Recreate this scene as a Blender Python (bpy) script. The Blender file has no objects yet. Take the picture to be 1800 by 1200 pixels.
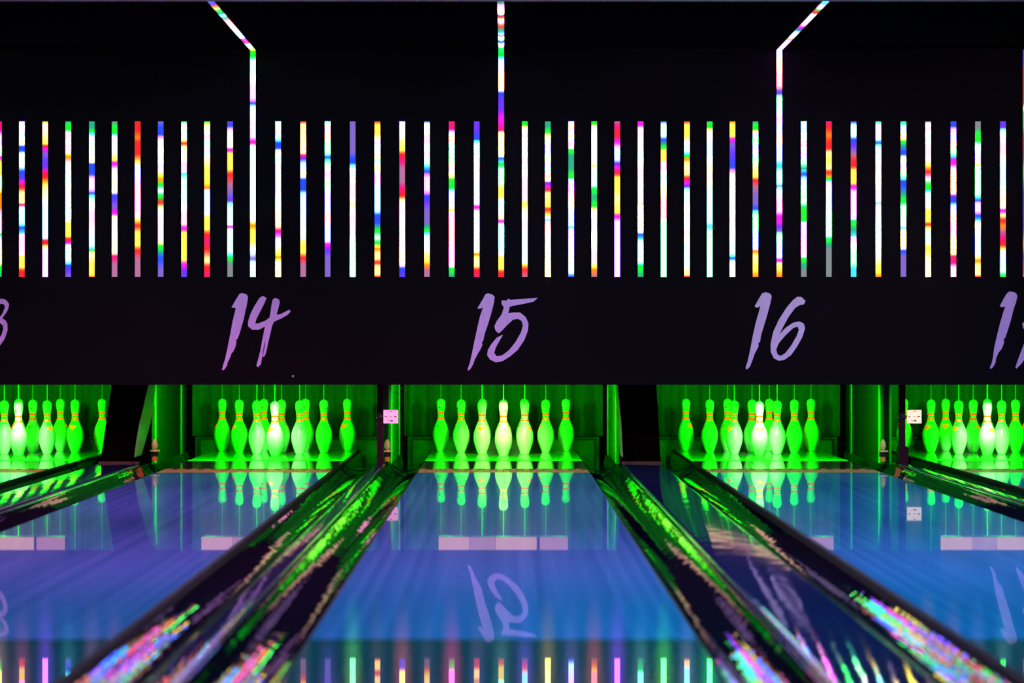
import bpy, bmesh, math, random
from mathutils import Vector, Matrix
random.seed(15)
S = bpy.context.scene
COL = S.collection

# ------------------------------------------------------------------ camera, world, exposure
FPX = 4400.0            # focal length in pixels of the 1800-wide frame
CZ = 0.817              # camera height above the lane surface
VX, VY = 885.0, 595.6   # vanishing point of the lanes in the photo
cam = bpy.data.cameras.new('camera'); camo = bpy.data.objects.new('camera', cam); COL.objects.link(camo)
cam.sensor_width = 36.0; cam.lens = 36.0*FPX/1800.0
cam.shift_x = (900-VX)/1800.0; cam.shift_y = -(600-VY)/1800.0
camo.location = (0, 0, CZ); camo.rotation_euler = (math.pi/2, 0, 0)
cam.dof.use_dof = True; cam.dof.focus_distance = 17.3; cam.dof.aperture_fstop = 2.8
cam.clip_end = 60
S.camera = camo
S.view_settings.view_transform = 'Standard'; S.view_settings.look = 'None'
S.view_settings.gamma = 1.0; S.view_settings.exposure = 0.0; S.view_settings.use_curve_mapping = False
w = bpy.data.worlds.new('world'); S.world = w; w.use_nodes = True
w.node_tree.nodes['Background'].inputs[0].default_value = (0.10, 0.10, 0.12, 1)
w.node_tree.nodes['Background'].inputs[1].default_value = 0.02

# club spots under the ceiling, just nearer than the frame shows: violet on the left, blue on the right
def spot(name, loc, target, power, color, angle, blend=0.8, radius=0.04):
    l = bpy.data.lights.new(name, 'SPOT'); l.energy = power; l.color = color
    l.spot_size = math.radians(angle); l.spot_blend = blend; l.shadow_soft_size = radius
    o = bpy.data.objects.new(name, l); COL.objects.link(o); o.location = loc
    o.rotation_euler = (Vector(target)-Vector(loc)).to_track_quat('-Z', 'Y').to_euler()
    return o
VIOLET = (2.0, 0.17, 0.95); INDIGO = (0.85, 0.27, 0.9); BLUE = (0.0, 0.33, 0.85)
LK = 1.0
# far row lights the lane ends and stays short of the pin decks; the others point straight down
for (x, y, ty, c, p) in ((-3.0, 12.3, 13.3, VIOLET, 240), (-1.1, 12.3, 13.3, VIOLET, 180), (0.9, 12.3, 13.2, INDIGO, 160), (2.9, 12.3, 13.2, BLUE, 270)):
    spot('ceiling_spot', (x, y, 2.6), (x, ty, 0.0), p*LK, c, 110)
for (x, y, c, p) in ((-2.4, 9.6, VIOLET, 200), (-0.7, 9.6, (1.8, 0.20, 0.95), 200), (0.9, 9.6, INDIGO, 240), (2.6, 9.6, BLUE, 360),
                     (-1.7, 7.0, (0.9, 0.24, 0.9), 180), (0.0, 7.0, (0.0, 0.34, 0.8), 240), (1.8, 7.0, BLUE, 330)):
    spot('ceiling_spot', (x, y, 2.6), (x, y+0.2, 0.0), p*LK, c, 100)
# a lavender wash on the numbered wall
for x, p, c in ((-3.3, 190, (0.62, 0.74, 0.72)), (-1.1, 190, (0.60, 0.74, 0.72)), (1.1, 230, (0.82, 0.78, 0.78)), (3.3, 250, (0.9, 0.70, 0.78))):
    spot('wall_wash_spot', (x, 12.3, 2.6), (x, 15.9, 0.85), p, c, 70)

# ------------------------------------------------------------------ helpers
def link(name, me, mat=None, parent=None):
    o = bpy.data.objects.new(name, me); COL.objects.link(o)
    if mat is not None:
        me.materials.clear(); me.materials.append(mat)
    if parent is not None: o.parent = parent
    return o
def new_bm(): return bmesh.new()
def fin(name, bm, mat, parent=None, smooth=False, bevel=0.0, loc=None):
    bmesh.ops.recalc_face_normals(bm, faces=bm.faces)
    me = bpy.data.meshes.new(name); bm.to_mesh(me); bm.free()
    if smooth:
        for p in me.polygons: p.use_smooth = True
    o = link(name, me, mat, parent)
    if loc: o.location = loc
    if bevel:
        m = o.modifiers.new('bevel', 'BEVEL'); m.width = bevel; m.segments = 2; m.limit_method = 'ANGLE'
    return o
def add_box(bm, x0, x1, y0, y1, z0, z1):
    m = Matrix.Translation(((x0+x1)/2, (y0+y1)/2, (z0+z1)/2)) @ Matrix.Diagonal((abs(x1-x0), abs(y1-y0), abs(z1-z0), 1))
    bmesh.ops.create_cube(bm, size=1.0, matrix=m)
def box(name, x0, x1, y0, y1, z0, z1, mat, parent=None, bevel=0.0):
    bm = new_bm(); add_box(bm, x0, x1, y0, y1, z0, z1); return fin(name, bm, mat, parent, bevel=bevel)
def add_cyl(bm, p0, p1, r0, r1=None, seg=16):
    p0, p1 = Vector(p0), Vector(p1); r1 = r0 if r1 is None else r1
    d = p1-p0
    m = Matrix.Translation((p0+p1)/2) @ d.to_track_quat('Z', 'Y').to_matrix().to_4x4()
    bmesh.ops.create_cone(bm, cap_ends=True, segments=seg, radius1=r0, radius2=r1, depth=d.length, matrix=m)
def extrude_profile(bm, prof, y0, y1, ny=1, closed=True):
    """prof: list of (x, z); swept along y"""
    rings = []
    for j in range(ny+1):
        y = y0+(y1-y0)*j/ny
        rings.append([bm.verts.new((x, y, z)) for x, z in prof])
    n = len(prof)
    for j in range(ny):
        for i in range(n if closed else n-1):
            a, b = rings[j][i], rings[j][(i+1) % n]; c, d = rings[j+1][(i+1) % n], rings[j+1][i]
            bm.faces.new((a, b, c, d))
    if closed:
        bm.faces.new(rings[0]); bm.faces.new(list(reversed(rings[-1])))
def lathe(bm, prof, seg=32, caps=True):
    rings = []
    for r, z in prof:
        rings.append([bm.verts.new((r*math.cos(2*math.pi*i/seg), r*math.sin(2*math.pi*i/seg), z)) for i in range(seg)])
    for a, b in zip(rings[:-1], rings[1:]):
        for i in range(seg):
            bm.faces.new((a[i], a[(i+1) % seg], b[(i+1) % seg], b[i]))
    if caps:
        bm.faces.new(list(reversed(rings[0]))); bm.faces.new(rings[-1])
def empty(name, loc=(0, 0, 0)):
    o = bpy.data.objects.new(name, None); COL.objects.link(o); o.location = loc; o.empty_display_size = 0.1
    return o
def tag(o, label=None, cat=None, group=None, kind=None):
    if label: o['label'] = label
    if cat: o['category'] = cat
    if group: o['group'] = group
    if kind: o['kind'] = kind
    return o
def copy_tree(o, parent=None):
    c = o.copy(); COL.objects.link(c)
    if parent is not None: c.parent = parent
    for ch in list(o.children): copy_tree(ch, c)
    return c

# ------------------------------------------------------------------ materials
def mat_new(name):
    m = bpy.data.materials.new(name); m.use_nodes = True
    nt = m.node_tree; return m, nt, nt.nodes, nt.links, nt.nodes['Principled BSDF']
def plain(name, col, rough=0.5, metal=0.0, coat=0.0, noise=0.0, nscale=20, stretch=(1, 1, 1), bump=0.0, spec=0.5):
    m, nt, N, L, P = mat_new(name)
    P.inputs['Roughness'].default_value = rough; P.inputs['Metallic'].default_value = metal
    P.inputs['Coat Weight'].default_value = coat; P.inputs['Coat Roughness'].default_value = 0.05
    P.inputs['Specular IOR Level'].default_value = spec
    tc = N.new('ShaderNodeTexCoord'); mp = N.new('ShaderNodeMapping'); mp.inputs['Scale'].default_value = stretch
    nz = N.new('ShaderNodeTexNoise'); nz.inputs['Scale'].default_value = nscale; nz.inputs['Detail'].default_value = 4
    L.new(tc.outputs['Object'], mp.inputs['Vector']); L.new(mp.outputs['Vector'], nz.inputs['Vector'])
    mx = N.new('ShaderNodeMix'); mx.data_type = 'RGBA'
    mx.inputs['A'].default_value = (*[c*(1-noise) for c in col], 1)
    mx.inputs['B'].default_value = (*[min(1, c*(1+noise)) for c in col], 1)
    L.new(nz.outputs['Fac'], mx.inputs['Factor']); L.new(mx.outputs['Result'], P.inputs['Base Color'])
    if bump:
        b = N.new('ShaderNodeBump'); b.inputs['Strength'].default_value = bump; b.inputs['Distance'].default_value = 0.01
        L.new(nz.outputs['Fac'], b.inputs['Height']); L.new(b.outputs['Normal'], P.inputs['Normal'])
    return m
def glow(name, col, ecol, strength, rough=0.5):
    m = plain(name, col, rough)
    P = m.node_tree.nodes['Principled BSDF']
    P.inputs['Emission Color'].default_value = (*ecol, 1); P.inputs['Emission Strength'].default_value = strength
    return m

def lane_material():
    m, nt, N, L, P = mat_new('oiled_lane_boards')
    out = N['Material Output']; N.remove(P)
    tc = N.new('ShaderNodeTexCoord'); sp = N.new('ShaderNodeSeparateXYZ'); L.new(tc.outputs['Object'], sp.inputs[0])
    # narrow boards across the lane
    dv = N.new('ShaderNodeMath'); dv.operation = 'DIVIDE'; dv.inputs[1].default_value = 0.027; L.new(sp.outputs['X'], dv.inputs[0])
    fl = N.new('ShaderNodeMath'); fl.operation = 'FLOOR'; L.new(dv.outputs[0], fl.inputs[0])
    wn = N.new('ShaderNodeTexWhiteNoise'); wn.noise_dimensions = '1D'; L.new(fl.outputs[0], wn.inputs['W'])
    r = N.new('ShaderNodeValToRGB'); L.new(wn.outputs['Value'], r.inputs[0])
    r.color_ramp.elements[0].color = (0.045, 0.40, 0.57, 1); r.color_ramp.elements[1].color = (0.075, 0.50, 0.69, 1)
    # nearer section of the lane has a darker colour
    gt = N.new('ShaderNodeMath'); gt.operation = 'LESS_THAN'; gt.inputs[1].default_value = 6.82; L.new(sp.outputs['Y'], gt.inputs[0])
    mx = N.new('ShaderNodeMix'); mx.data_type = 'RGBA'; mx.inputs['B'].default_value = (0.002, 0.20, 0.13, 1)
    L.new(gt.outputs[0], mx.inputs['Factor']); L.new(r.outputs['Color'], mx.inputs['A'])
    d = N.new('ShaderNodeBsdfDiffuse'); L.new(mx.outputs['Result'], d.inputs['Color'])
    bp = N.new('ShaderNodeBump'); bp.inputs['Strength'].default_value = 0.02; bp.inputs['Distance'].default_value = 0.001
    L.new(wn.outputs['Value'], bp.inputs['Height'])
    g1 = N.new('ShaderNodeBsdfGlossy'); g1.distribution = 'BECKMANN'; g1.inputs['Roughness'].default_value = 0.02
    g2 = N.new('ShaderNodeBsdfGlossy'); g2.inputs['Roughness'].default_value = 0.13; g2.distribution = 'BECKMANN'
    gm = N.new('ShaderNodeMixShader'); gm.inputs[0].default_value = 0.21
    L.new(g1.outputs[0], gm.inputs[1]); L.new(g2.outputs[0], gm.inputs[2])
    fr = N.new('ShaderNodeFresnel'); fr.inputs['IOR'].default_value = 1.5
    sm = N.new('ShaderNodeMixShader'); L.new(fr.outputs[0], sm.inputs[0]); L.new(d.outputs[0], sm.inputs[1]); L.new(gm.outputs[0], sm.inputs[2])
    L.new(sm.outputs[0], out.inputs['Surface'])
    return m
def gutter_material(name, col, rough, bstr, bdist, sc=(3.0, 5.0, 3.0)):
    m, nt, N, L, P = mat_new(name)
    P.inputs['Base Color'].default_value = (*col, 1); P.inputs['Roughness'].default_value = rough
    P.inputs['Specular IOR Level'].default_value = 0.6
    tc = N.new('ShaderNodeTexCoord'); mp = N.new('ShaderNodeMapping'); mp.inputs['Scale'].default_value = sc
    nz = N.new('ShaderNodeTexNoise'); nz.inputs['Scale'].default_value = 1.0; nz.inputs['Detail'].default_value = 2.0
    L.new(tc.outputs['Object'], mp.inputs['Vector']); L.new(mp.outputs['Vector'], nz.inputs['Vector'])
    b = N.new('ShaderNodeBump'); b.inputs['Strength'].default_value = bstr; b.inputs['Distance'].default_value = bdist
    L.new(nz.outputs['Fac'], b.inputs['Height']); L.new(b.outputs['Normal'], P.inputs['Normal'])
    return m
def led_material():
    m, nt, N, L, P = mat_new('led_diffuser')
    at = N.new('ShaderNodeAttribute'); at.attribute_name = 'led'
    P.inputs['Base Color'].default_value = (0.02, 0.02, 0.02, 1); P.inputs['Specular IOR Level'].default_value = 0.1; P.inputs['Roughness'].default_value = 0.5
    L.new(at.outputs['Color'], P.inputs['Emission Color']); P.inputs['Emission Strength'].default_value = 1.0
    return m
def curtain_material():
    return plain('pit_curtain_cloth', (0.06, 0.065, 0.06), 0.85, noise=0.5, nscale=3, stretch=(9, 9, 0.4), spec=0.1)

M = {}
M['lane'] = lane_material()
M['tan'] = plain('tan_finger_joint_wood', (0.46, 0.33, 0.09), 0.35, noise=0.5, nscale=60, stretch=(1, 0.2, 1))
M['sill'] = plain('worn_brown_sill', (0.05, 0.022, 0.01), 0.6, noise=0.5, nscale=15)
M['tail'] = plain('dark_lane_end', (0.05, 0.08, 0.05), 0.04, noise=0.3)  # stretch just before the pin deck, coloured darker than the lane
M['deck'] = plain('pin_deck_laminate', (0.16, 0.17, 0.16), 0.05, noise=0.15)
M['deck_edge'] = plain('pin_deck_painted_glint', (0.75, 0.78, 0.75), 0.3)  # light caught by the deck's front edge, put into a pale colour
M['lane_side'] = plain('lane_side_black', (0.003, 0.003, 0.006), 0.4, spec=0.06)
M['gutter'] = gutter_material('black_gutter_plastic', (0.004, 0.007, 0.014), 0.03, 0.7, 0.0028, (14.0, 4.5, 10.0))
M['cap'] = gutter_material('navy_cap_laminate', (0.012, 0.03, 0.10), 0.05, 0.6, 0.0022, (7.0, 5.0, 3.0))
M['cap_narrow'] = gutter_material('slate_cap_strip', (0.02, 0.03, 0.08), 0.05, 0.6, 0.0024, (12.0, 5.0, 5.0))
M['black'] = plain('matt_black_panel', (0.006, 0.005, 0.008), 0.8, noise=0.15, nscale=2, spec=0.0)
M['ceil'] = plain('black_ceiling_paint', (0.0025, 0.0025, 0.0025), 1.0, noise=0.2, nscale=2, spec=0.0)
M['beam'] = plain('charcoal_beam', (0.06, 0.06, 0.065), 0.6)
M['pillar'] = plain('black_painted_steel', (0.002, 0.001, 0.001), 0.9, noise=0.2, spec=0.0)
M['post'] = plain('maroon_post', (0.022, 0.004, 0.012), 0.6, spec=0.1)
M['kick'] = plain('scuffed_kickback_panel', (0.055, 0.065, 0.055), 0.4, noise=0.75, nscale=7, stretch=(1, 1.2, 0.35), bump=0.2)
M['kick_dark'] = plain('dark_scuffed_board', (0.009, 0.011, 0.009), 0.7, noise=0.95, nscale=16, stretch=(1, 2.0, 0.3), bump=0.2, spec=0.08)
M['kick_trim'] = plain('kickback_trim', (0.13, 0.15, 0.13), 0.35, noise=0.4, nscale=9, stretch=(1, 1, 0.4))
M['curtain'] = curtain_material()
M['cushion'] = plain('pit_cushion_vinyl', (0.11, 0.13, 0.11), 0.6, noise=0.5, nscale=12)
M['dark'] = plain('black_rubber', (0.004, 0.004, 0.004), 0.5)
M['pin'] = plain('pin_plastic_coat', (0.62, 0.62, 0.60), 0.30, noise=0.04, nscale=8, spec=1.0, coat=0.3)
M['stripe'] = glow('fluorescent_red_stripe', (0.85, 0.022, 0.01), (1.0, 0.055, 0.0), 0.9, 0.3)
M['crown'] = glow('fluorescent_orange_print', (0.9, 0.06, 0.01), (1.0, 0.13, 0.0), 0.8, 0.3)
M['ink'] = plain('dark_ink', (0.01, 0.05, 0.02), 0.4)
M['cord'] = plain('white_cord', (0.12, 0.14, 0.12), 0.6)
M['num'] = plain('lavender_vinyl', (0.50, 0.34, 0.80), 0.45, noise=0.18, nscale=30, stretch=(1, 1, 0.5))
M['num_b'] = plain('pale_lavender_vinyl', (0.52, 0.42, 0.76), 0.45, noise=0.18, nscale=30, stretch=(1, 1, 0.5))
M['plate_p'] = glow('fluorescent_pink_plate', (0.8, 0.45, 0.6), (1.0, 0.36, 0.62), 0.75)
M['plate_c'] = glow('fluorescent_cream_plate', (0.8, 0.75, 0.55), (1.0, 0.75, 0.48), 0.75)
M['lamp_case'] = glow('lit_lamp_diffuser', (0.6, 0.45, 0.42), (1.0, 0.50, 0.34), 1.05, 0.4)
M['lamp_dim'] = glow('lit_lamp_diffuser_dim', (0.5, 0.4, 0.4), (1.0, 0.46, 0.42), 0.7, 0.4)
M['alu'] = plain('lamp_aluminium', (0.3, 0.3, 0.32), 0.35, metal=0.9)
M['knob'] = plain('yellow_green_plastic', (0.65, 0.7, 0.2), 0.3)
M['orange'] = plain('orange_plastic', (0.8, 0.35, 0.05), 0.4)
M['housing'] = plain('led_channel_black', (0.01, 0.01, 0.012), 0.5)
M['led'] = led_material()
M['screw'] = plain('grey_screw_head', (0.4, 0.35, 0.38), 0.4, metal=0.5)

# ------------------------------------------------------------------ layout (metres); lanes run along +Y, lane surface is z = 0
LANES = {13: -3.390, 14: -1.598, 15: 0.0, 16: 1.790, 17: 3.383}
HW, GW = 0.527, 0.235
Y0 = 4.6                 # near end of everything built
YM = 15.9                # masking wall plane
Y_TAN, Y_TAIL, Y_DECK, Y_END = 15.32, 15.78, 16.88, 18.62
Y_CURT = 18.9
def wx(px, D): return (px-VX)*D/FPX
def wz(py, D): return CZ-(py-VY)*D/FPX
ZMB = wz(676, YM)        # bottom of the masking wall
ZC = wz(85, YM)          # ceiling height

# ------------------------------------------------------------------ setting
def st(o): o['kind'] = 'structure'; return o
XL, XR = -4.9, 4.9
st(box('floor', XL-.1, XR+.1, -1.2, 19.5, -0.42, -0.36, M['dark']))
st(box('ceiling', XL-.1, XR+.1, -1.2, 19.5, ZC, ZC+0.1, M['ceil']))
st(box('trim_2', XL, XR, YM+0.06, 19.19, 1.15, 1.22, M['dark']))      # roof over the pits
st(box('wall_left', XL-.1, XL, -1.2, 19.5, -0.36, ZC, M['black']))
st(box('wall_right', XR, XR+.1, -1.2, 19.5, -0.36, ZC, M['black']))
st(box('wall_back', XL, XR, 19.2, 19.3, -0.36, ZC, M['black']))
st(box('wall_near', XL, XR, -1.2, -1.1, -0.36, ZC, M['black']))
st(box('wall_front', XL, XR, YM, YM+0.05, ZMB, ZC, M['black']))      # the numbered masking wall over the pins
yb = (ZC-CZ-0.03)*FPX/(VY-2.5)
st(box('trim_1', XL, XR, yb-0.12, yb, ZC-0.03, ZC, M['beam']))

# ------------------------------------------------------------------ lanes
def lane_words(n):
    return {13: 'at the left photo edge', 14: 'under number fourteen', 15: 'under number fifteen', 16: 'under number sixteen',
            17: 'at the right photo edge'}[n]
for n, X in LANES.items():
    t = empty('bowling_lane', (X, 0, 0))
    tag(t, 'glossy %s bowling lane %s' % ({13: 'violet', 14: 'violet-blue', 15: 'central blue-violet', 16: 'deep blue', 17: 'blue'}[n], lane_words(n)), 'bowling lane', 'bowling lanes')
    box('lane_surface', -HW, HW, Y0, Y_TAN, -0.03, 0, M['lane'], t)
    box('lane_bed', -HW+0.003, HW-0.003, Y0, Y_END, -0.12, -0.0305, M['lane_side'], t)
    bm = new_bm()
    for k in range(26):
        x0 = -HW+k*(2*HW/26)
        add_box(bm, x0+0.0015, x0+2*HW/26-0.0015, Y_TAN+0.002, Y_TAIL-(0.12 if k % 2 else 0.0), -0.03, 0, )
    tag(fin('board_joint', bm, M['tan'], t), 'tan wooden finger-jointed strip across the lane end')
    box('lane_end_section', -HW, HW, Y_TAIL, Y_DECK-0.035, -0.0305, -0.001, M['tail'], t)
    box('pin_deck', -HW, HW, Y_DECK, Y_END, -0.03, 0, M['deck'], t)
    tag(box('deck_edge_glint', -HW, HW, Y_DECK-0.035, Y_DECK-0.001, -0.03, 0.001, M['deck_edge'], t), 'strip painted pale as the lit front edge of the pin deck')
    for s in (-1, 1):
        bx = new_bm(); extrude_profile(bx, [(s*HW, -0.050), (s*(HW+0.012), -0.050), (s*(HW+0.012), -0.008), (s*(HW+0.008), -0.004), (s*HW, -0.003)], Y0, Y_END)
        fin('edge_moulding', bx, M['lane_side'], t)

# ------------------------------------------------------------------ gutters
def gutter_profile(thick=0.006, n=24):
    """lane side is at -x: a lower rim beside the black lane edge; the rim beside the divider is higher"""
    xa, za, xb, zb, sag = -GW/2+0.0135, -0.036, GW/2-0.012, -0.010, 0.056
    c = math.hypot(xb-xa, zb-za); R = (c*c/4+sag*sag)/(2*sag); half = math.asin(c/2/R); tilt = math.atan2(zb-za, xb-xa)
    mx_, mz_ = (xa+xb)/2, (za+zb)/2
    inner = []
    for k in range(n+1):
        a = -half+2*half*k/n; u, v = R*math.sin(a), R*math.cos(half)-R*math.cos(a)
        inner.append((mx_+u*math.cos(tilt)-v*math.sin(tilt), mz_+u*math.sin(tilt)+v*math.cos(tilt)))
    top = inner+[(GW/2-0.008, -0.006), (GW/2-0.002, -0.007)]
    return top+[(x, z-thick) for x, z in reversed(top)]
def gutter(X, side, label):
    t = empty('gutter', (X, 0, 0)); tag(t, label, 'gutter', 'gutters beside the lanes')
    prof = gutter_profile()
    if side < 0: prof = [(-x, z) for x, z in reversed(prof)]
    bm = new_bm(); extrude_profile(bm, prof, Y0, 16.62, 120)
    o = fin('channel', bm, M['gutter'], t, smooth=True)
    m = o.modifiers.new('split', 'EDGE_SPLIT'); m.split_angle = math.radians(50)
    # deeper flat tail of the gutter beside the pin deck
    w = GW/2-0.014
    bm = new_bm(); extrude_profile(bm, [(-w, -0.02), (-w+0.01, -0.11), (w-0.01, -0.11), (w, -0.02), (w, -0.12), (-w, -0.12)], 16.64, Y_END)
    fin('tail_trough', bm, M['gutter'], t)
    # curved lip at the joint
    bm = new_bm(); R = GW/2-0.015; n = 18
    pts = [(R*math.sin(-1.35+2.7*i/n), -0.012+R*0.62*(math.cos(1.35)-math.cos(-1.35+2.7*i/n))) for i in range(n+1)]
    prev = None
    extrude_profile(bm, pts+[(x*0.97, z+0.006) for x, z in reversed(pts)], 16.60, 16.635)
    tag(fin('end_lip', bm, M['gutter'], t), 'curved lip at the pin end of the gutter')
    return t
for n, X in LANES.items():
    for s in (-1, 1):
        gutter(X+s*(HW+GW/2), s, 'dark gutter along the %s side of the lane %s' % ('left' if s < 0 else 'right', lane_words(n)))

# ------------------------------------------------------------------ divider caps between the lanes
def edge(n, s): return LANES[n]+s*(HW+GW)
def cap(x0, x1, zt, mat, label, name):
    w = (x1-x0)/2; t = empty(name, ((x0+x1)/2, 0, 0)); tag(t, label, 'divider', 'caps between neighbouring lanes')
    r = min(0.02, w*0.4)
    prof = [(-w, -0.03), (-w, zt-r)]+[(-w+r-r*math.cos(a), zt-r+r*math.sin(a)) for a in [math.pi/2*k/6 for k in range(1, 7)]]
    prof += [(w-r+r*math.sin(a), zt-r+r*math.cos(a)) for a in [math.pi/2*k/6 for k in range(0, 6)]]+[(w, zt-r), (w, -0.03)]
    bm = new_bm(); extrude_profile(bm, prof, Y0, 16.2, 60)
    o = fin('cap_board', bm, mat, t, smooth=True)
    m = o.modifiers.new('split', 'EDGE_SPLIT'); m.split_angle = math.radians(40)
    box('divider_web', -w+0.004, w-0.004, Y0, 16.2, -0.30, -0.031, M['lane_side'], t)
    return t
cap(edge(13, 1), edge(14, -1), 0.012, M['cap'], 'wide navy divider cap between the left edge lane and the lane under fourteen', 'divider_cap')
cap(edge(14, 1), edge(15, -1), 0.012, M['cap_narrow'], 'narrow slate divider strip between the lanes under fourteen and 15', 'divider_cap')
cap(edge(15, 1), edge(16, -1), 0.012, M['cap'], 'wide navy divider cap between the lanes under fifteen and 16', 'divider_cap')
cap(edge(16, 1), edge(17, -1), 0.012, M['cap_narrow'], 'narrow slate divider strip between the lane under sixteen and the right edge lane', 'divider_cap')

# ------------------------------------------------------------------ kickbacks with their posts
def kick_face(t, x, s, dark=True):
    """scuffed board facing the pit on side s (+1 faces +x)"""
    bm = new_bm(); add_box(bm, min(x, x+s*0.012), max(x, x+s*0.012), 17.02, 18.35, -0.16, 1.0)
    tag(fin('scuffed_side_board', bm, M['kick_dark' if dark else 'kick'], t), 'scratched side board')
    box('upright_trim', min(x, x+s*0.022), max(x, x+s*0.022), 16.94, 17.02, -0.13, 1.0, M['kick_trim'], t, bevel=0.004)
    box('upright_trim', min(x, x+s*0.022), max(x, x+s*0.022), 18.35, 18.43, -0.13, 1.0, M['kick_trim'], t, bevel=0.004)
def curved_sliver(t, x, s):
    bm = new_bm(); n = 16; L_ = []; R_ = []
    for k in range(n+1):
        z = 0.06+0.52*k/n
        u = (z-0.06)/0.52
        yA = 16.05+0.75*u**1.4; yB = yA+0.30+0.22*math.sin(u*math.pi)
        L_.append((yA, z)); R_.append((yB, z))
    pts = L_+list(reversed(R_))
    a = [bm.verts.new((x, y, z)) for y, z in pts]; b = [bm.verts.new((x+s*0.004, y, z)) for y, z in pts]
    for i in range(len(pts)):
        j = (i+1) % len(pts); bm.faces.new((a[i], a[j], b[j], b[i]))
    bm.faces.new(a); bm.faces.new(list(reversed(b)))
    fin('curved_guard', bm, M['kick_trim'], t)
def end_fitting(t, x, y):
    bm = new_bm(); add_cyl(bm, (x, y, 0.012), (x, y, 0.045), 0.018); fin('fitting_base', bm, M['orange'], t, smooth=False)
    bm = new_bm(); add_cyl(bm, (x, y, 0.046), (x, y, 0.075), 0.024); fin('fitting_collar', bm, M['dark'], t)
    bm = new_bm(); add_cyl(bm, (x, y, 0.076), (x, y, 0.086), 0.036, 0.034, 20); fin('fitting_flange', bm, M['knob'], t)
    bm = new_bm(); lathe(bm, [(0.006, 0.0), (0.018, 0.012), (0.021, 0.03), (0.016, 0.055), (0.006, 0.07), (0.001, 0.074)], 16)
    fin('fitting_knob', bm, M['knob'], t, smooth=True, loc=(x, y, 0.0865))
def kick_wide(a, b, label, fit=None, sliver=None):
    x0, x1 = edge(a, 1), edge(b, -1)
    t = empty('kickback_partition', ((x0+x1)/2, 16.3, 0)); t.location = (0, 0, 0)
    tag(t, label, 'partition', 'partitions between the pits')
    # leaning black front panel
    bm = new_bm(); za, zb = 0.022, 0.95; ya, yb = 16.30, 16.30+(0.95-0.022)*0.95
    pr = [(ya, za), (yb, zb), (yb+0.04, zb), (ya+0.04, za)]
    A = [bm.verts.new((x0+0.004, y, z)) for y, z in pr]; B = [bm.verts.new((x1-0.004, y, z)) for y, z in pr]
    for i in range(4): bm.faces.new((A[i], A[(i+1) % 4], B[(i+1) % 4], B[i]))
    bm.faces.new(A); bm.faces.new(list(reversed(B)))
    fin('front_panel', bm, M['pillar'], t)
    tag(box('sill_board', x0+0.005, x1-0.005, 16.205, 16.29, -0.02, 0.022, M['sill'], t), 'brown sill at the foot of the panel')
    box('partition_core', x0+0.02, x1-0.02, 17.2, Y_CURT-0.12, -0.25, 1.15, M['dark'], t)
    kick_face(t, x0+0.02, -1, a != 15); kick_face(t, x1-0.02, 1)
    if fit is not None: end_fitting(t, fit, 16.52)
    if sliver: curved_sliver(t, sliver[0], sliver[1])
    return t
def kick_narrow(a, b, label, fit=None, foot=False):
    x0, x1 = edge(a, 1), edge(b, -1)
    t = empty('kickback_partition', (0, 0, 0)); tag(t, label, 'partition', 'partitions between the pits')
    xc = (x0+x1)/2
    box('front_post', xc-0.021, xc+0.021, 16.23, 16.27, 0.0, 1.1, M['post'], t, bevel=0.003)
    if foot: box('post_foot', xc-0.028, xc+0.036, 16.20, 16.29, 0.0, 0.12, M['post'], t, bevel=0.003)
    box('partition_core', x0+0.018, x1-0.018, 16.9, Y_CURT-0.12, -0.25, 1.15, M['dark'], t)
    kick_face(t, x0+0.018, -1); kick_face(t, x1-0.018, 1, b != 15)
    for zz in (0.345, 0.305, 0.265, 0.115):
        bm = new_bm(); add_cyl(bm, (xc-0.026, 16.25, zz), (xc-0.0215, 16.25, zz), 0.006, seg=10)
        tag(fin('post_bolt', bm, M['screw'], t), 'small pale bolt head on the post')
    if fit is not None: end_fitting(t, fit, 16.45)
    return t
kick_wide(13, 14, 'black leaning partition between the left edge pins and the pins under fourteen', fit=wx(272, 16.52), sliver=(edge(14, -1)-0.006, 1))
kick_wide(15, 16, 'black upright-looking partition between the pins under fifteen and 16', sliver=(edge(15, 1)+0.004, -1))
kick_narrow(14, 15, 'thin maroon post and partition between the pins under fourteen and 15', fit=wx(681, 16.45))
kick_narrow(16, 17, 'thin maroon post with a wider foot between the pins under sixteen and the right edge', fit=wx(1552, 16.45), foot=True)
for x, nm in ((edge(13, -1), 'left'), (edge(17, 1), 'right')):
    t = empty('kickback_partition', (0, 0, 0)); tag(t, 'outermost %s partition beyond the last pins' % nm, 'partition', 'partitions between the pits')
    s = 1 if nm == 'left' else -1
    box('partition_core', min(x, x-s*0.12), max(x, x-s*0.12), 16.3, Y_CURT-0.12, -0.3, 1.15, M['dark'], t); kick_face(t, x, s)

# square glowing plates on the thin posts
def plate(px0, px1, mat, col, nxt):
    D = 16.2; x0, x1 = wx(px0, D), wx(px1, D); z0, z1 = wz(744, D), wz(720, D)
    t = empty('sensor_plate', ((x0+x1)/2, D, z0)); W = (x1-x0)/2; H = z1-z0
    tag(t, '%s square plate beside the thin post %s' % (col, nxt), 'plate', 'square plates beside the posts')
    box('plate_body', -W, W, 0, 0.012, 0, H, mat, t, bevel=0.003)
    for (u, v, a, b) in ((-0.34, 0.5, 0.07, 0.03), (0.30, 0.5, 0.09, 0.035), (0.0, 0.5, 0.06, 0.02), (0.05, 0.2, 0.09, 0.04), (-0.15, 0.2, 0.05, 0.02), (0.02, 0.9, 0.07, 0.02)):
        box('plate_mark', W*2*(u-a), W*2*(u+a), -0.0015, 0.0005, H*(v-b), H*(v+b), M['post'], t)
    box('plate_arm', -W-0.03, -W+0.01, 0.013, 0.025, H*0.4, H*0.6, M['dark'], t)
    return t
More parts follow.
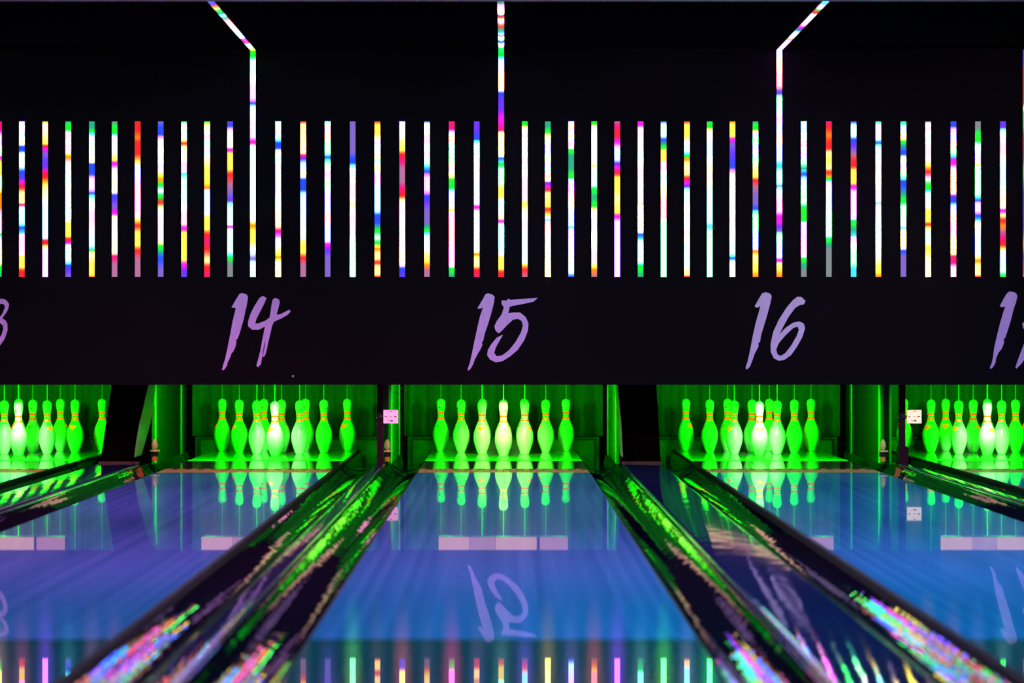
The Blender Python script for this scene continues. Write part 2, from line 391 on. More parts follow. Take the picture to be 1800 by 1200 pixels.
plate(674, 700, M['plate_p'], 'pink', 'left of the pins under fifteen')
plate(1594.5, 1620, M['plate_c'], 'cream', 'left of the right edge pins')

# ------------------------------------------------------------------ pits: curtain, cushion frame
for n, X in LANES.items():
    hw = HW+GW+0.0
    bm = new_bm(); nx = 120; prof = []
    rnd = random.Random(n)
    ph = [rnd.uniform(0, 6.28) for _ in range(5)]
    for k in range(nx+1):
        x = -hw+0.012+(2*hw-0.024)*k/nx
        prof.append((x, 0.010*math.sin(x*38+ph[0])+0.007*math.sin(x*83+ph[1])+0.004*math.sin(x*19+ph[2])))
    rows = []
    for z in (0.085, 0.3, 0.6, 1.1):
        rows.append(([bm.verts.new((x, y, z)) for x, y in prof], [bm.verts.new((x, y+0.006, z)) for x, y in prof]))
    for j in range(3):
        for q in (0, 1):
            for k in range(nx):
                bm.faces.new((rows[j][q][k], rows[j][q][k+1], rows[j+1][q][k+1], rows[j+1][q][k]))
    for k in range(nx):
        bm.faces.new((rows[0][0][k], rows[0][0][k+1], rows[0][1][k+1], rows[0][1][k]))
    c = fin('pit_curtain', bm, M['curtain'], smooth=True, loc=(X, Y_CURT, 0))
    tag(c, 'dark green-lit curtain hanging behind the pins %s' % lane_words(n), 'curtain', 'curtains behind the pins')
    t = empty('pit_cushion', (X, Y_CURT-0.05, 0)); tag(t, 'low black-framed cushion board behind the pins %s' % lane_words(n), 'pit cushion', 'pit cushions behind the pins')
    box('top_rail', -hw+0.04, hw-0.04, -0.03, 0.01, 0.058, 0.084, M['dark'], t, bevel=0.003)
    for s in (-1, 1): box('side_rail', s*(hw-0.06)-0.018, s*(hw-0.06)+0.018, -0.03, 0.01, -0.2, 0.0575, M['dark'], t)
    box('cushion_board', -hw+0.08, hw-0.08, -0.012, 0.02, -0.2, 0.0575, M['cushion'], t)
    b = box('pit_floor', X-hw+0.002, X+hw-0.002, 18.64, Y_CURT+0.1, -0.27, -0.25, M['dark']); tag(b, 'black pit floor behind the deck %s' % lane_words(n), 'pit floor', 'pit floors')

# ------------------------------------------------------------------ lamp over each pin deck (its light is in its builder)
def pin_lamp(n, X, kw, kg):
    D = 16.86; z0 = 0.512; z1 = 0.63; W = 0.437
    t = empty('pin_lamp', (X, D, z0)); tag(t, 'long peach lamp over the deck edge, mirrored in the lane %s' % lane_words(n), 'lamp', 'lamps over the pin decks')
    box('lamp_housing', -W, W, 0.012, 0.05, 0.0, z1-z0, M['alu'], t)
    for (u0, u1, mt) in ((-1, -0.52, 'lamp_case'), (-0.52, -0.12, 'lamp_dim'), (-0.12, 0.52, 'lamp_case'), (0.56, 1, 'lamp_dim')):
        box('diffuser_panel', W*u0, W*u1-0.003, 0.0, 0.011, 0.006, z1-z0-0.004, M[mt], t)
    for s in (-1, 1): box('lamp_hanger', s*W*0.8-0.008, s*W*0.8+0.008, 0.015, 0.035, z1-z0, 1.15-z0, M['alu'], t)
    # green flood and a narrow white beam
    for xo, e in ((0, 220), (-0.38, 70), (0.38, 70)):
        l = bpy.data.lights.new('green_flood', 'SPOT'); l.energy = e*kg; l.color = (0.0, 1.0, 0.0); l.shadow_soft_size = 0.035
        l.spot_size = math.radians(165); l.spot_blend = 0.2
        o = bpy.data.objects.new('green_flood', l); COL.objects.link(o); o.parent = t; o.location = (xo, 0.02, -0.016)
        o.rotation_euler = Vector((0, 1, -0.45)).to_track_quat('-Z', 'Y').to_euler()
    l = bpy.data.lights.new('white_beam', 'SPOT'); l.energy = 42*kw; l.color = (1.0, 0.72, 0.45) if n == 15 else (1.0, 0.72, 0.85); l.shadow_soft_size = 0.04
    l.spot_size = math.radians(46 if n == 15 else 31); l.spot_blend = 1.0
    o = bpy.data.objects.new('white_beam', l); COL.objects.link(o); o.parent = t; o.location = (0, 0.075, 0.045)
    o.rotation_euler = (Vector((0, 0.565, -0.355))).to_track_quat('-Z', 'Y').to_euler()
KW = {13: 1.0, 14: 1.0, 15: 1.15, 16: 1.3, 17: 1.2}
for n, X in LANES.items(): pin_lamp(n, X, KW[n], 1.0)

# ------------------------------------------------------------------ pins
IN = 0.0254
PP = [(0, 2.03), (0.12, 2.25), (0.75, 2.828), (2.25, 3.906), (3.375, 4.51), (4.5, 4.766), (5.875, 4.563), (7.25, 3.703), (8.625, 2.472), (9.375, 1.965),
      (10.0, 1.797), (10.875, 1.87), (11.75, 2.094), (12.625, 2.406), (13.5, 2.547), (14.2, 2.36), (14.65, 1.85), (14.9, 1.15), (15.0, 0.4)]
def cr(p, t):
    n = len(p); i = 0
    while i < n-2 and p[i+1][0] < t: i += 1
    x0, y0 = p[i]; x1, y1 = p[i+1]
    if x1 <= x0: return y1
    m0 = (p[i+1][1]-p[i-1][1])/(p[i+1][0]-p[i-1][0]) if i > 0 else (y1-y0)/(x1-x0)
    m1 = (p[i+2][1]-p[i][1])/(p[i+2][0]-p[i][0]) if i+2 < n else (y1-y0)/(x1-x0)
    h = x1-x0; s = (t-x0)/h
    return (2*s**3-3*s*s+1)*y0+(s**3-2*s*s+s)*h*m0+(-2*s**3+3*s*s)*y1+(s**3-s*s)*h*m1
def pin_r(z): return cr(PP, max(0, min(15, z/IN)))*IN/2
zs = [0, 0.12]+[0.4+0.35*k for k in range(39)]+[14.0, 14.2, 14.4, 14.6, 14.75, 14.87, 14.95, 15.0]
bm = new_bm(); lathe(bm, [(pin_r(z*IN), z*IN) for z in sorted(set(zs))], 40)
bmesh.ops.recalc_face_normals(bm, faces=bm.faces); PIN = bpy.data.meshes.new('pin_body'); bm.to_mesh(PIN); bm.free()
for p in PIN.polygons: p.use_smooth = True
PIN.materials.append(M['pin'])
def ring_mesh(z0, z1):
    bm = new_bm(); k = 4; off = 0.0006
    lathe(bm, [(pin_r(z0)-0.001, z0)]+[(pin_r(z0+(z1-z0)*i/k)+off, z0+(z1-z0)*i/k) for i in range(k+1)]+[(pin_r(z1)-0.001, z1)], 40, caps=False)
    bmesh.ops.recalc_face_normals(bm, faces=bm.faces); me = bpy.data.meshes.new('neck_stripe'); bm.to_mesh(me); bm.free()
    for p in me.polygons: p.use_smooth = True
    me.materials.append(M['stripe']); return me
R1, R2 = ring_mesh(0.233, 0.2475), ring_mesh(0.270, 0.284)
def inside(poly, x, y):
    c = False; j = len(poly)-1
    for i in range(len(poly)):
        xi, yi = poly[i]; xj, yj = poly[j]
        if (yi > y) != (yj > y) and x < (xj-xi)*(y-yi)/(yj-yi)+xi: c = not c
        j = i
    return c
def decal(name, polys, zc, su, sv, mat, azim=0.0, nu=44, nv=30):
    """flat print wrapped on the pin surface; azimuth 0 faces -Y"""
    bm = new_bm(); cache = {}
    def V(i, j):
        if (i, j) not in cache:
            u = (-1+2*i/nu)*su; z = zc+(-1+2*j/nv)*sv; r = pin_r(z); a = azim+u/r
            cache[(i, j)] = bm.verts.new(((r+0.0007)*math.sin(a), -(r+0.0007)*math.cos(a), z))
        return cache[(i, j)]
    for i in range(nu):
        for j in range(nv):
            x, y = -1+2*(i+.5)/nu, -1+2*(j+.5)/nv
            if any(inside(p, x, y) for p in polys):
                bm.faces.new((V(i, j), V(i+1, j), V(i+1, j+1), V(i, j+1)))
    me = bpy.data.meshes.new(name); bm.to_mesh(me); bm.free()
    for p in me.polygons: p.use_smooth = True
    me.materials.append(mat); return me
CROWN = decal('crown_emblem', [[(-1, 0.7), (-0.6, 1), (-0.35, 0.6), (0, 0.95), (0.35, 0.6), (0.6, 1), (1, 0.7), (0.85, 0.0), (0.5, -0.15), (0.22, -0.5), (0.05, -1), (-0.05, -1), (-0.22, -0.5), (-0.5, -0.15), (-0.85, 0.0)]],
              0.180, 0.026, 0.018, M['crown'])
DOT = decal('maker_dot', [[(math.cos(a*0.5), math.sin(a*0.5)) for a in range(12)]], 0.318, 0.0065, 0.0065, M['ink'], math.pi, 12, 12)
SCRIPT = decal('dark_script', [[(-0.9, -0.2), (-0.6, 0.5), (-0.1, 0.9), (0.1, 0.75), (-0.3, 0.35), (-0.55, -0.25)], [(0.3, 0.7), (0.9, 0.3), (0.8, 0.1), (0.3, 0.45)],
                               [(-0.2, -0.1), (0.5, -0.45), (0.45, -0.65), (-0.25, -0.35)]], 0.180, 0.022, 0.016, M['ink'], math.pi)
bm = new_bm(); add_cyl(bm, (0, 0, 0.380), (0, 0, 0.392), 0.007, 0.005, 12); add_cyl(bm, (0, 0, 0.39), (0, 0, 1.149), 0.0038, seg=8)
bmesh.ops.recalc_face_normals(bm, faces=bm.faces); CORD = bpy.data.meshes.new('pull_cord'); bm.to_mesh(CORD); bm.free(); CORD.materials.append(M['cord'])
def make_pin():
    t = empty('bowling_pin')
    link('pin_body', PIN, None, t)
    link('neck_stripe', R1, None, t); link('neck_stripe', R2, None, t)
    link('crown_emblem', CROWN, None, t); link('maker_dot', DOT, None, t); link('script_mark', SCRIPT, None, t); link('pull_cord', CORD, None, t)
    return t
RP = 0.264
SPOTS = {1: (0, 0), 2: (-.1524, 1), 3: (.1524, 1), 4: (-.3048, 2), 5: (0, 2), 6: (.3048, 2), 7: (-.4572, 3), 8: (-.1524, 3), 9: (.1524, 3), 10: (.4572, 3)}
WHERE = {1: 'at the front point of the triangle', 2: 'on the left of the second row', 3: 'on the right of the second row', 4: 'on the left of the third row',
         5: 'in the middle of the third row', 6: 'on the right of the third row', 7: 'at the left end of the back row', 8: 'second from left in the back row',
         9: 'second from right in the back row', 10: 'at the right end of the back row'}
# azimuth at which the orange crown faces; values near 180 turn the side with dot and script to the camera
ROT = {13: {1: 150, 2: 100, 3: 40, 4: 200, 5: 170, 6: -15, 7: 60, 8: -60, 9: 95, 10: 100},
       14: {1: -42, 2: 160, 3: 200, 4: -62, 5: 100, 6: 220, 7: -82, 8: 160, 9: 170, 10: -35},
       15: {1: 205, 2: -15, 3: 52, 4: 125, 5: 90, 6: -75, 7: 165, 8: 30, 9: 140, 10: 115},
       16: {1: 0, 2: -50, 3: 245, 4: 120, 5: 95, 6: 170, 7: 50, 8: 150, 9: 105, 10: 100},
       17: {1: 30, 2: -42, 3: 100, 4: -45, 5: 52, 6: 95, 7: 90, 8: -12, 9: 120, 10: -60}}
LN = {13: 'left edge rack', 14: 'rack below number fourteen', 15: 'rack below number fifteen', 16: 'rack below number sixteen', 17: 'right edge rack'}
first = make_pin(); used = False
for n, X in LANES.items():
    for k, (dx, row) in SPOTS.items():
        o = copy_tree(first) if used else first; used = True
        o.location = (X+dx, 17.5+row*RP, 0.0); o.rotation_euler = (0, 0, math.radians(ROT[n][k]))
        tag(o, 'bowling pin %s, %s' % (WHERE[k], LN[n]), 'bowling pin', 'bowling pins on the deck of the '+LN[n])

# ------------------------------------------------------------------ brushed lane numbers on the masking wall
DN = YM-0.012
def digit(name, crop, outer, hole, origin, parent, mat):
    sc, ox, oy = crop
    cu = bpy.data.curves.new(name, 'CURVE'); cu.dimensions = '2D'; cu.fill_mode = 'BOTH'; cu.extrude = 0.002
    for poly in [outer]+([hole] if hole else []):
        sp = cu.splines.new('POLY'); sp.points.add(len(poly)-1); sp.use_cyclic_u = True
        for i, (x, y) in enumerate(poly):
            sp.points[i].co = (wx(ox+x/sc, DN)-origin[0], wz(oy+y/sc, DN)-origin[1], 0, 1)
    tmp = bpy.data.objects.new('tmp', cu); COL.objects.link(tmp)
    dg = bpy.context.evaluated_depsgraph_get(); me = bpy.data.meshes.new_from_object(tmp.evaluated_get(dg))
    bpy.data.objects.remove(tmp); bpy.data.curves.remove(cu)
    me.transform(Matrix.Rotation(math.pi/2, 4, 'X')); me.name = name
    o = link(name, me, mat, parent); return o
C5 = (3.0, 0, 490); C6 = (1800/700.0, 780, 490); C7 = (6.0, 1600, 490)
ONE14 = [(1220,150),(1240,115),(1262,80),(1275,74),(1300,82),(1307,95),(1303,125),(1293,170),(1285,210),(1272,255),(1262,290),(1250,318),(1243,322),(1246,332),(1240,360),(1228,385),(1220,392),(1212,415),(1200,440),(1195,460),(1180,480),(1170,480),(1176,455),(1186,425),(1198,370),(1212,300),(1228,215),(1243,155),(1235,152)]
FOUR = [(1368,100),(1385,90),(1405,100),(1395,125),(1375,165),(1352,210),(1345,235),(1360,235),(1400,220),(1420,205),(1425,185),(1430,145),(1437,110),(1450,100),(1470,108),(1475,122),(1468,150),(1458,190),(1480,185),(1525,162),(1532,172),(1515,190),(1480,210),(1445,225),(1435,245),(1427,280),(1415,330),(1402,390),(1392,412),(1385,408),(1394,365),(1400,320),(1392,345),(1384,400),(1375,450),(1358,466),(1352,455),(1362,420),(1372,380),(1385,310),(1397,250),(1365,268),(1330,268),(1308,250),(1307,228),(1320,185),(1340,145)]
ONE15 = [(152,133),(175,95),(188,70),(200,65),(222,72),(230,82),(226,110),(215,155),(200,205),(186,245),(178,280),(172,286),(175,298),(165,320),(150,345),(140,365),(133,385),(122,405),(110,415),(108,408),(118,380),(128,335),(138,285),(152,220),(165,165),(178,128),(165,135)]
FIVE = [(262,97),(285,98),(292,88),(300,95),(360,90),(425,86),(405,103),(360,113),(310,122),(298,126),(292,155),(315,152),(345,152),(370,172),(383,200),(380,235),(365,275),(335,320),(300,350),(265,372),(235,377),(210,365),(196,345),(200,320),(215,295),(240,265),(268,252),(255,275),(235,310),(228,335),(240,350),(265,345),(295,322),(325,285),(350,240),(358,210),(352,190),(335,180),(312,185),(285,210),(262,235),(248,246),(235,235),(229,215),(240,190),(262,160),(272,128),(262,115)]
ONE16 = [(1405,125),(1425,90),(1440,65),(1455,60),(1475,66),(1483,78),(1478,105),(1465,155),(1450,205),(1436,250),(1430,285),(1422,290),(1424,305),(1418,315),(1405,340),(1395,370),(1385,395),(1370,410),(1365,402),(1375,370),(1385,325),(1397,260),(1412,195),(1425,150),(1432,122),(1418,130)]
SIX = [(1600,80),(1618,82),(1636,100),(1628,115),(1610,118),(1590,130),(1560,170),(1530,225),(1518,250),(1545,222),(1580,198),(1608,192),(1628,202),(1634,222),(1622,262),(1598,305),(1570,345),(1540,366),(1515,370),(1492,358),(1479,330),(1478,295),(1490,240),(1515,185),(1550,130),(1580,95)]
SIXH = [(1600,215),(1580,222),(1545,255),(1515,290),(1503,320),(1510,342),(1525,348),(1545,335),(1572,300),(1596,258),(1606,230)]
ONE17 = [(948,285),(985,215),(1020,155),(1050,132),(1090,138),(1122,155),(1132,185),(1120,240),(1095,310),(1065,430),(1035,530),(1005,620),(985,635),(992,655),(990,680),(965,740),(935,775),(910,830),(900,890),(870,935),(848,950),(842,935),(862,890),(875,830),(890,720),(920,590),(950,470),(985,350),(1005,295),(965,298)]
SEVEN = [(1183,470),(1205,455),(1300,300),(1450,215),(1500,195),(1500,240),(1430,400),(1350,560),(1260,760),(1180,890),(1125,945),(1112,935),(1140,850),(1200,690),(1290,520),(1360,380),(1395,300),(1320,350),(1240,450),(1200,530),(1190,505)]
THREE = [(-70,175),(-50,135),(-20,110),(10,104),(32,112),(46,132),(44,152),(32,178),(18,196),(10,208),(28,218),(38,240),(38,272),(24,315),(-2,352),(-40,378),(-85,390),(-95,375),(-50,358),(-15,330),(8,292),(16,262),(14,245),(0,234),(-25,236),(-28,224),(-5,206),(12,182),(24,152),(22,136),(8,130),(-15,138),(-40,165),(-58,190)]
ONE13 = [(x-1275-125, y+8) for x, y in ONE14]
def number(label, items, px, mat):
    org = (wx(px, DN), wz(650, DN))
    t = empty('lane_number', (org[0], YM-0.003, org[1])); tag(t, label, 'number sign', 'brushed numbers on the wall')
    for nm, crop, o_, h_ in items:
        digit(nm, crop, o_, h_, org, t, mat)
number('lavender brushed number cut by the left edge, only the curve of a 3', [('digit_one', C5, ONE13, None), ('digit_three', C5, THREE, None)], 0, M['num'])
number('lavender brush-painted number fourteen on the black wall', [('digit_one', C5, ONE14, None), ('digit_four', C5, FOUR, None)], 450, M['num'])
number('lavender brush-painted number fifteen on the black wall', [('digit_one', C6, ONE15, None), ('digit_five', C6, FIVE, None)], 885, M['num'])
number('pale lavender brush-painted number sixteen on the black wall', [('digit_one', C6, ONE16, None), ('digit_six', C6, SIX, SIXH)], 1363, M['num_b'])
number('lavender brushed number starting with 1, cut by the right edge', [('digit_one', C7, ONE17, None), ('digit_seven', C7, SEVEN, None)], 1790, M['num'])
bm = new_bm(); add_cyl(bm, (wx(515, YM), YM-0.004, wz(661, YM)), (wx(515, YM), YM-0.0002, wz(661, YM)), 0.007, seg=12)
tag(fin('screw_head', bm, M['screw']), 'tiny pale screw head on the black wall right of and below fourteen', 'screw')

# ------------------------------------------------------------------ LED light bars
CC = {'W': (3.2, 3.2, 3.6), 'w': (1.8, 3.2, 2.4), 'y': (3.2, 2.0, 0.5), 'Y': (2.6, 1.5, 0.10), 'O': (2.0, 0.28, 0.0), 'R': (1.5, 0.01, 0.01), 'K': (1.4, 0.0, 0.22),
      'M': (1.3, 0.0, 1.1), 'P': (3.2, 1.0, 2.0), 'V': (0.16, 0.03, 1.7), 'B': (0.01, 0.07, 1.8), 'L': (0.22, 0.13, 0.62), 'C': (0.05, 0.9, 1.3),
      'G': (0.0, 1.5, 0.02), 'g': (0.01, 0.45, 0.24), 'm': (0.50, 0.16, 0.34), 'S': (0.22, 0.26, 0.28)}
# the over-exposed stretches: every channel clips to white when seen directly, their hue shows where they light or mirror in something
HOT = {'r': (20, 0.92, 1.2), 'o': (19, 5.0, 0.9), 'g': (0.92, 17, 2.0), 'c': (0.92, 11, 14), 'b': (1.0, 2.8, 26), 'v': (6.0, 0.95, 24), 'm': (18, 0.9, 12), 'y': (14, 10, 0.92)}
FOOT = {-2: 'g', 38.5: 'o', 79.5: 'v', 120: 'v', 161.5: 'y', 201.5: 'm', 489: 'y', 576: 'v', 620: 'g', 663.5: 'r', 707: 'b', 750.5: 'o', 794: 'g', 838: 'r', 881: 'm', 922.5: 'o', 963: 'y', 1004: 'b',
        1044.5: 'y', 1085: 'v', 1126: 'g', 1166.5: 'g', 1207.5: 'm', 1247.5: 'g', 1763: 'g', 1719: 'o'}
def parse(s, px=None):
    out = []; rr = random.Random(int((px or 0)*7)+3); toks = s.split(); hue = rr.choice('roggcbbvmy')
    for i, tok in enumerate(toks):
        k = len(tok)-1; c = CC[tok[k]]; v = float(tok[:k])
        if tok[k] == 'W':
            if px in FOOT and i >= len(toks)-2: hue = FOOT[px]
            c = HOT[hue]
            if i+1 < len(toks) and toks[i+1][-1] == 'W':      # a long white stretch drifts through a few hues
                v2 = float(toks[i+1][:-1]); out.append((v, c)); n = max(1, int(abs(v2-v)/(70 if v2 > 487 else 18)))
                for q in range(1, n):
                    if not (px in FOOT and i >= len(toks)-2): hue = rr.choice('roggcbbvmy')
                    out.append((v+(v2-v)*q/n, HOT[hue]))
                continue
            hue2 = hue; hue = rr.choice('roggcbbvmy') if px not in FOOT or i < len(toks)-2 else hue
            c = HOT[hue2]
        elif px in FOOT and i == len(toks)-1: c = tuple(min(9, (0.3*a+0.35*b)) for a, b in zip(c, HOT[FOOT[px]])) if tok[k] in 'wy' else c
        out.append((v, c))
    return out
def col_at(st_, v):
    if v <= st_[0][0]: return st_[0][1]
    for (a, ca), (b, cb) in zip(st_[:-1], st_[1:]):
        if a <= v <= b:
            t = (v-a)/max(1e-6, b-a); return tuple((max(ca[i], 0)**(1/3)*(1-t)+max(cb[i], 0)**(1/3)*t)**3 for i in range(3))
    return st_[-1][1]
def bar_mesh(p0, p1, nrm, side, w, fn, n):
    """emitting strip from p0 to p1, colour fn(t); slightly domed"""
    bm = new_bm(); lay = bm.verts.layers.float_color.new('led')
    p0, p1, nrm, side = Vector(p0), Vector(p1), Vector(nrm), Vector(side)
    rings = []
    for k in range(n+1):
        t = k/n; c = p0.lerp(p1, t); r = []
        for (u, v) in ((-1, 0), (-0.7, 0.7), (0, 1), (0.7, 0.7), (1, 0)):
            vv = bm.verts.new(c+side*(u*w/2)+nrm*(v*0.006)); vv[lay] = (*fn(t), 1); r.append(vv)
        rings.append(r)
    for a, b in zip(rings[:-1], rings[1:]):
        for i in range(4): bm.faces.new((a[i], a[i+1], b[i+1], b[i]))
    return bm
BW = 0.034
def light_bar(px, stops, y_top, y_bot, conv, label, group, name='led_light_bar'):
    D = YM-0.012
    st_ = [(conv(v), c) for v, c in parse(stops, px)]
    z1, z0 = wz(y_top, D), wz(y_bot, D); x = wx(px, D)
    t = empty(name, (x, YM-0.002, z0)); tag(t, label, 'light bar', group)
    box('bar_housing', -BW/2-0.002, BW/2+0.002, -0.010, 0.001, 0.0, z1-z0, M['housing'], t)
    H = z1-z0
    fn = lambda tt: col_at(st_, y_bot+(y_top-y_bot)*tt)
    bm = bar_mesh((0, -0.0105, 0.002), (0, -0.0105, H-0.002), (0, -1, 0), (1, 0, 0), BW, fn, max(130, int(130*H)))
    fin('light_diffuser', bm, M['led'], t, smooth=True)
    return t
SEG_A = lambda v: 190+v/3.871
SEG_B = lambda v: 190+v/3.83
SHORT = [
 (-2, SEG_A, '90K 150K 180W 310W 330M 370Y 450Y 470W 540W 580O 680O 720W 830W 860G 890W 1050W 1080G 1150g'),
 (38.5, SEG_A, '90W 230W 260B 290B 310w 390w 430B 480V 500M 540R 580y 640y 660K 690W 780W 810B 850C 880W 980W 1010Y 1080Y 1110R 1150R'),
 (79.5, SEG_A, '90G 112W 190y 240Y 255R 275M 310L 350V 400V 430K 470R 490O 540y 600W 880W 900R 925R 940Y 990W 1150W'),
 (120, SEG_A, '90g 110G 150G 170W 290W 310Y 330O 370P 420W 750W 780Y 870Y 890R 920M 945W 1040W 1070B 1110V 1150L'),
 (161.5, SEG_A, '90g 130g 160G 190W 350W 380B 450B 480W 550W 580B 620W 940W 970G 990W 1060Y 1130Y 1150O'),
 (201.5, SEG_A, '90S 130G 170G 200W 320y 350Y 375M 410W 560W 590B 630V 670L 715M 740y 800W 980W 1010K 1060m 1150m'),
 (242, SEG_A, '90R 150R 200O 230R 310R 370Y 420W 700W 760Y 800R 850Y 930Y 970R 1030m 1150m'),
 (282.5, SEG_A, '90L 130B 180B 210W 400W 450Y 490O 520G 560w 600G 640R 680y 730W 900W 940G 980g 1020B 1100L 1150L'),
 (323.5, SEG_A, '90G 120W 190W 220Y 240R 270W 410W 445C 480W 790W 820M 850Y 960Y 1030Y 1070M 1110V 1150V'),
 (364, SEG_A, '90G 120W 350W 420Y 500Y 545O 570W 700W 740Y 820Y 860R 910K 960R 1040y 1080R 1150K'),
 (404.5, SEG_A, '90V 120B 150W 250W 280M 310Y 410Y 450R 520m 580L 630V 680W 780W 805M 830W 980W 1020G 1060S 1150S'),
 (489, SEG_B, '88W 200W 230B 270B 300W 400W 440w 560W 780W 830K 900W 950y 985Y 1010O 1035W 1137W'),
 (533, SEG_B, '88R 110y 290W 320K 340V 380W 440W 480B 550B 580W 860w 910Y 970Y 1010R 1050m 1137m'),
 (576, SEG_B, '88W 300W 325B 345C 370W 890W 920M 960V 1010L 1137L'),
 (620, SEG_B, '88L 200L 300L 340B 370B 400W 600W 660y 720W 860P 900W 1137W'),
 (663.5, SEG_B, '88R 110Y 170Y 200W 400W 440P 480W 690W 720B 770B 800g 830G 870w 910G 930Y 950O 980y 1010y 1040R 1070y 1120y 1137R'),
 (707, SEG_B, '88W 210y 280Y 310R 350K 400m 500m 540K 590R 620y 700W 850w 900W 1040W 1080B 1137V'),
 (750.5, SEG_B, '88B 120W 370W 395C 430B 470W 550W 590B 630V 690L 770L 800g 830G 860W 980y 1030Y 1060O 1090m 1137m'),
 (794, SEG_B, '88K 140K 165W 450W 480G 540G 560W 680y 695Y 715W 1050W 1080G 1137g'),
 (838, SEG_B, '88V 140V 210B 240W 640W 665K 690P 740W 960w 985O 1010y 1060y 1090R 1137K'),
 (922.5, SEG_B, '88G 115G 130W 350W 370P 400W 610W 650Y 690W 1030W 1050Y 1090R 1137m'),
 (963, SEG_B, '88g 120g 160G 190W 480W 500V 530M 550R 575y 660Y 680R 720Y 740w 755C 780W 900w 1137W'),
 (1004, SEG_B, '88W 250W 280G 320g 400g 470G 490W 790W 805C 825W 1100w 1137B'),
 (1044.5, SEG_B, '88G 110G 120W 190w 370W 385Y 405W 520W 545G 600g 660G 690W 790P 830W 1040W 1065Y 1090O 1137m'),
 (1085, SEG_B, '88m 120K 180R 220M 260W 340W 370V 400M 440R 470Y 550Y 600y 700Y 730M 760W 1137W'),
 (1126, SEG_B, '88M 110M 130W 620W 640Y 660W 820W 850B 880C 900w 920W 1040W 1060G 1137g'),
 (1166.5, SEG_B, '88B 110w 180w 210B 240g 260G 290Y 350Y 400W 700W 740P 780W 1137W'),
 (1207.5, SEG_B, '88R 110Y 190Y 220W 290W 320G 345O 370y 440y 470R 500M 530V 560W 1060W 1090y 1120y 1137R'),
 (1247.5, SEG_B, '88g 100G 130G 150W 770W 795C 830W 1137W'),
 (1287.5, SEG_B, '88O 110Y 185Y 210M 240L 300V 400B 440W 980W 1010B 1040w 1137w'),
 (1328, SEG_B, '88g 120G 145G 160W 350W 400y 460Y 485R 530m 590L 640L 680B 720W 930W 965O 1000y 1080Y 1137O'),
 (1413, SEG_B, '88W 370W 400g 420C 445B 480W 640W 670G 760G 780W 980W 1015G 1060g 1100S 1137S'),
 (1457, SEG_B, '88K 130R 180O 230R 270R 300y 350Y 400y 430R 455O 480G 510W 860W 885G 920g 950S 1137S'),
 (1500.5, SEG_B, '88B 120w 180w 210B 250V 310m 350R 390R 420Y 500Y 530M 560W 730W 760G 820g 860C 890W 1040W 1080C 1137C'),
 (1544, SEG_B, '88G 120W 200W 220C 235B 260W 620W 640C 660W 870W 1070Y 1100Y 1137O'),
 (1588, SEG_B, '88G 120W 200W 220G 250g 290B 310B 350W 450W 490B 520B 580g 630G 660W 790w 810C 830W 930W 960B 1000L 1137L'),
 (1631.5, SEG_B, '88B 110W 300W 380Y 430R 470P 520G 550G 570W 650W 680Y 760Y 785R 805Y 830W 910W 930Y 960Y 1020W 1137W'),
 (1676, SEG_B, '88B 120B 145W 300W 325C 350M 370M 400P 450W 560W 590V 630B 660W 970W 1000K 1040K 1070P 1137P'),
 (1719, SEG_B, '88S 130S 180G 220G 240W 350W 375Y 400W 580W 605C 625B 640W 690W 725B 755C 780W 970W 1000y 1030O 1060y 1120y 1137R'),
 (1763, SEG_B, '88V 130V 160W 660W 690M 720y 755R 790O 830m 880K 920R 950Y 1000W 1100W 1137G'),
]
NTH = ['first', 'second', 'third', 'fourth', 'fifth', 'sixth', 'seventh', 'eighth', 'ninth', 'tenth', 'eleventh', 'twelfth']
CN = {'W': 'white', 'w': 'white', 'y': 'pale yellow', 'Y': 'yellow', 'O': 'orange', 'R': 'red', 'K': 'pink', 'M': 'magenta', 'P': 'pink', 'V': 'violet', 'B': 'blue', 'L': 'lilac', 'C': 'cyan',
      'G': 'green', 'g': 'teal', 'm': 'mauve', 'S': 'grey'}
TALLS = [(444.5, '14'), (881, '15'), (1370, '16')]
for px, conv, s in SHORT:
    if px < 444: nb = round((444.5-px)/40.7); where = '%s left of the tall bar above fourteen' % NTH[nb-1]
    elif px < 881: where = '%s right of the tall bar above fourteen' % NTH[round((px-444.5)/43.6)-1]
    elif px < 1370: where = '%s right of the tall bar above fifteen' % NTH[round((px-881)/40.7)-1]
    else: where = '%s right of the tall bar above sixteen' % NTH[round((px-1370)/43.6)-1]
    tk = s.split()
    light_bar(px, s, 213, 487, conv, 'short LED bar, %s, %s foot' % (where, CN[tk[-1][-1]]), 'short LED light bars in a row on the black wall')
ID = lambda v: v
light_bar(444.5, '86G 98G 106W 172W 181B 188W 241W 250K 262W 385w 397O 407Y 425Y 440w 456L 462W 487W', 87, 487, ID, 'tall LED bar above the number fourteen', 'tall LED light bars', 'tall_led_light_bar')
light_bar(881, '86C 93G 98G 104W 155W 163B 175V 190V 206M 213M 229K 235W 270W 278B 283C 290G 296W 320W 331Y 347Y 357W 383y 390M 397W 440W 452Y 472Y 479R 487R', 87, 487, ID, 'tall LED bar above the number fifteen', 'tall LED light bars', 'tall_led_light_bar')
light_bar(1370, '86W 150W 158L 165V 172W 281W 289C 294C 300W 320W 327L 334W 373W 381M 391M 399V 407L 415W 451W 458M 464y 487O', 87, 487, ID, 'tall LED bar above the number sixteen', 'tall LED light bars', 'tall_led_light_bar')
light_bar(1803, '86V 110V 120K 130R 180R 190Y 200G 220G 240R 260K 300G 340B 380V 400B 430O 450V 470K 487m', 87, 487, ID, 'tall LED bar at the right edge of the photo', 'tall LED light bars', 'tall_led_light_bar')
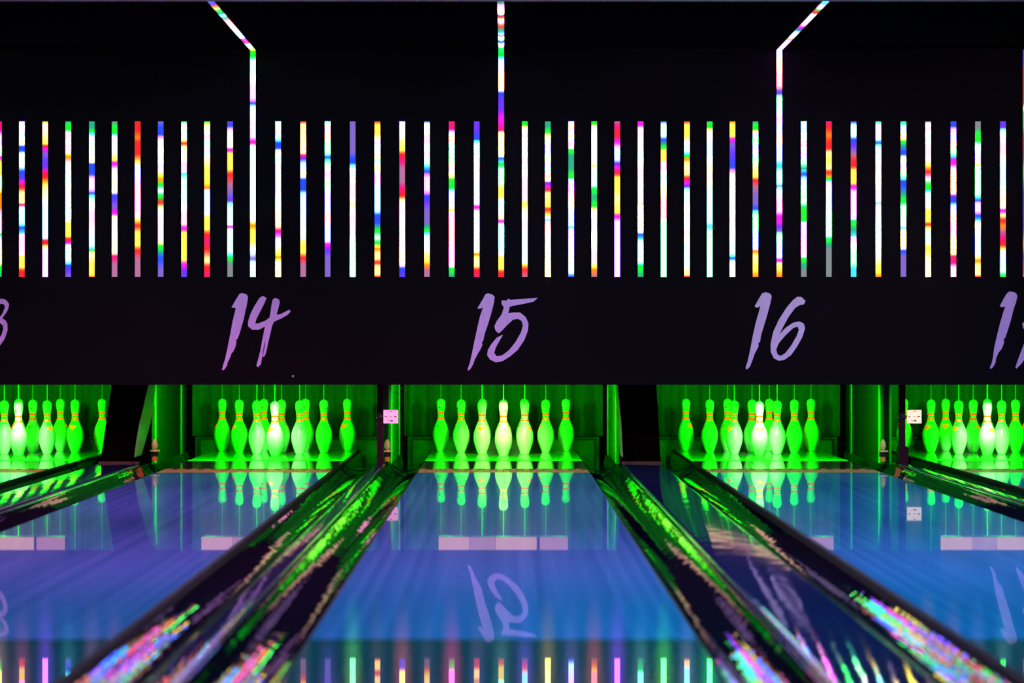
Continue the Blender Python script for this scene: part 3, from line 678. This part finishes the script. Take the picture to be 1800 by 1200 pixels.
def ceil_bar(px, cols, label):
    x = wx(px, YM); z = ZC-0.003; y1 = YM-0.02; y0 = 10.5
    t = empty('ceiling_led_light_bar', (x, y1, z)); tag(t, label, 'light bar', 'LED light bars running along the ceiling')
    L_ = y1-y0
    box('bar_housing', -BW/2-0.002, BW/2+0.002, -L_, 0, -0.008, 0.002, M['housing'], t)
    rr = random.Random(int(px)); st_ = [(v, CC[c] if c != 'W' else HOT[rr.choice('rgcbvmy')]) for v, c in cols]
    def fn(tt):   # tt 0 at the wall; depth expressed as pixel row of the photo for the stops
        D = y1-tt*L_; row = VY-(ZC-CZ)*FPX/D
        return col_at(st_, 85-row)
    bm = bar_mesh((0, 0, -0.0085), (0, -L_, -0.0085), (0, 0, -1), (1, 0, 0), BW, fn, 340)
    fin('light_diffuser', bm, M['led'], t, smooth=True)
ceil_bar(444.5, [(1, 'Y'), (4, 'y'), (10, 'W'), (14, 'K'), (20, 'M'), (25, 'W'), (52, 'W'), (58, 'g'), (62, 'W'), (66, 'g'), (72, 'G'), (74, 'y'), (79, 'O'), (82, 'V'), (100, 'G'), (120, 'W'), (140, 'R'), (170, 'B'), (220, 'W')], 'LED bar running along the ceiling from above fourteen to the upper left')
ceil_bar(881, [(0, 'G'), (5, 'G'), (9, 'W'), (12, 'W'), (15, 'B'), (17, 'V'), (20, 'W'), (24, 'W'), (26, 'V'), (29, 'W'), (32, 'C'), (36, 'g'), (39, 'g'), (42, 'R'), (46, 'O'), (50, 'W'), (56, 'y'), (60, 'R'), (63, 'V'), (66, 'W'), (78, 'W'), (84, 'g'), (100, 'R'), (130, 'W'), (170, 'B'), (220, 'W')], 'LED bar running along the ceiling above fifteen, straight toward the viewer')
ceil_bar(1370, [(0, 'W'), (18, 'W'), (21, 'O'), (24, 'W'), (32, 'w'), (36, 'g'), (39, 'V'), (42, 'M'), (45, 'W'), (62, 'W'), (65, 'Y'), (67, 'R'), (70, 'R'), (73, 'G'), (77, 'W'), (83, 'C'), (100, 'W'), (130, 'R'), (170, 'B'), (220, 'W')], 'LED bar running along the ceiling from above sixteen to the upper right')
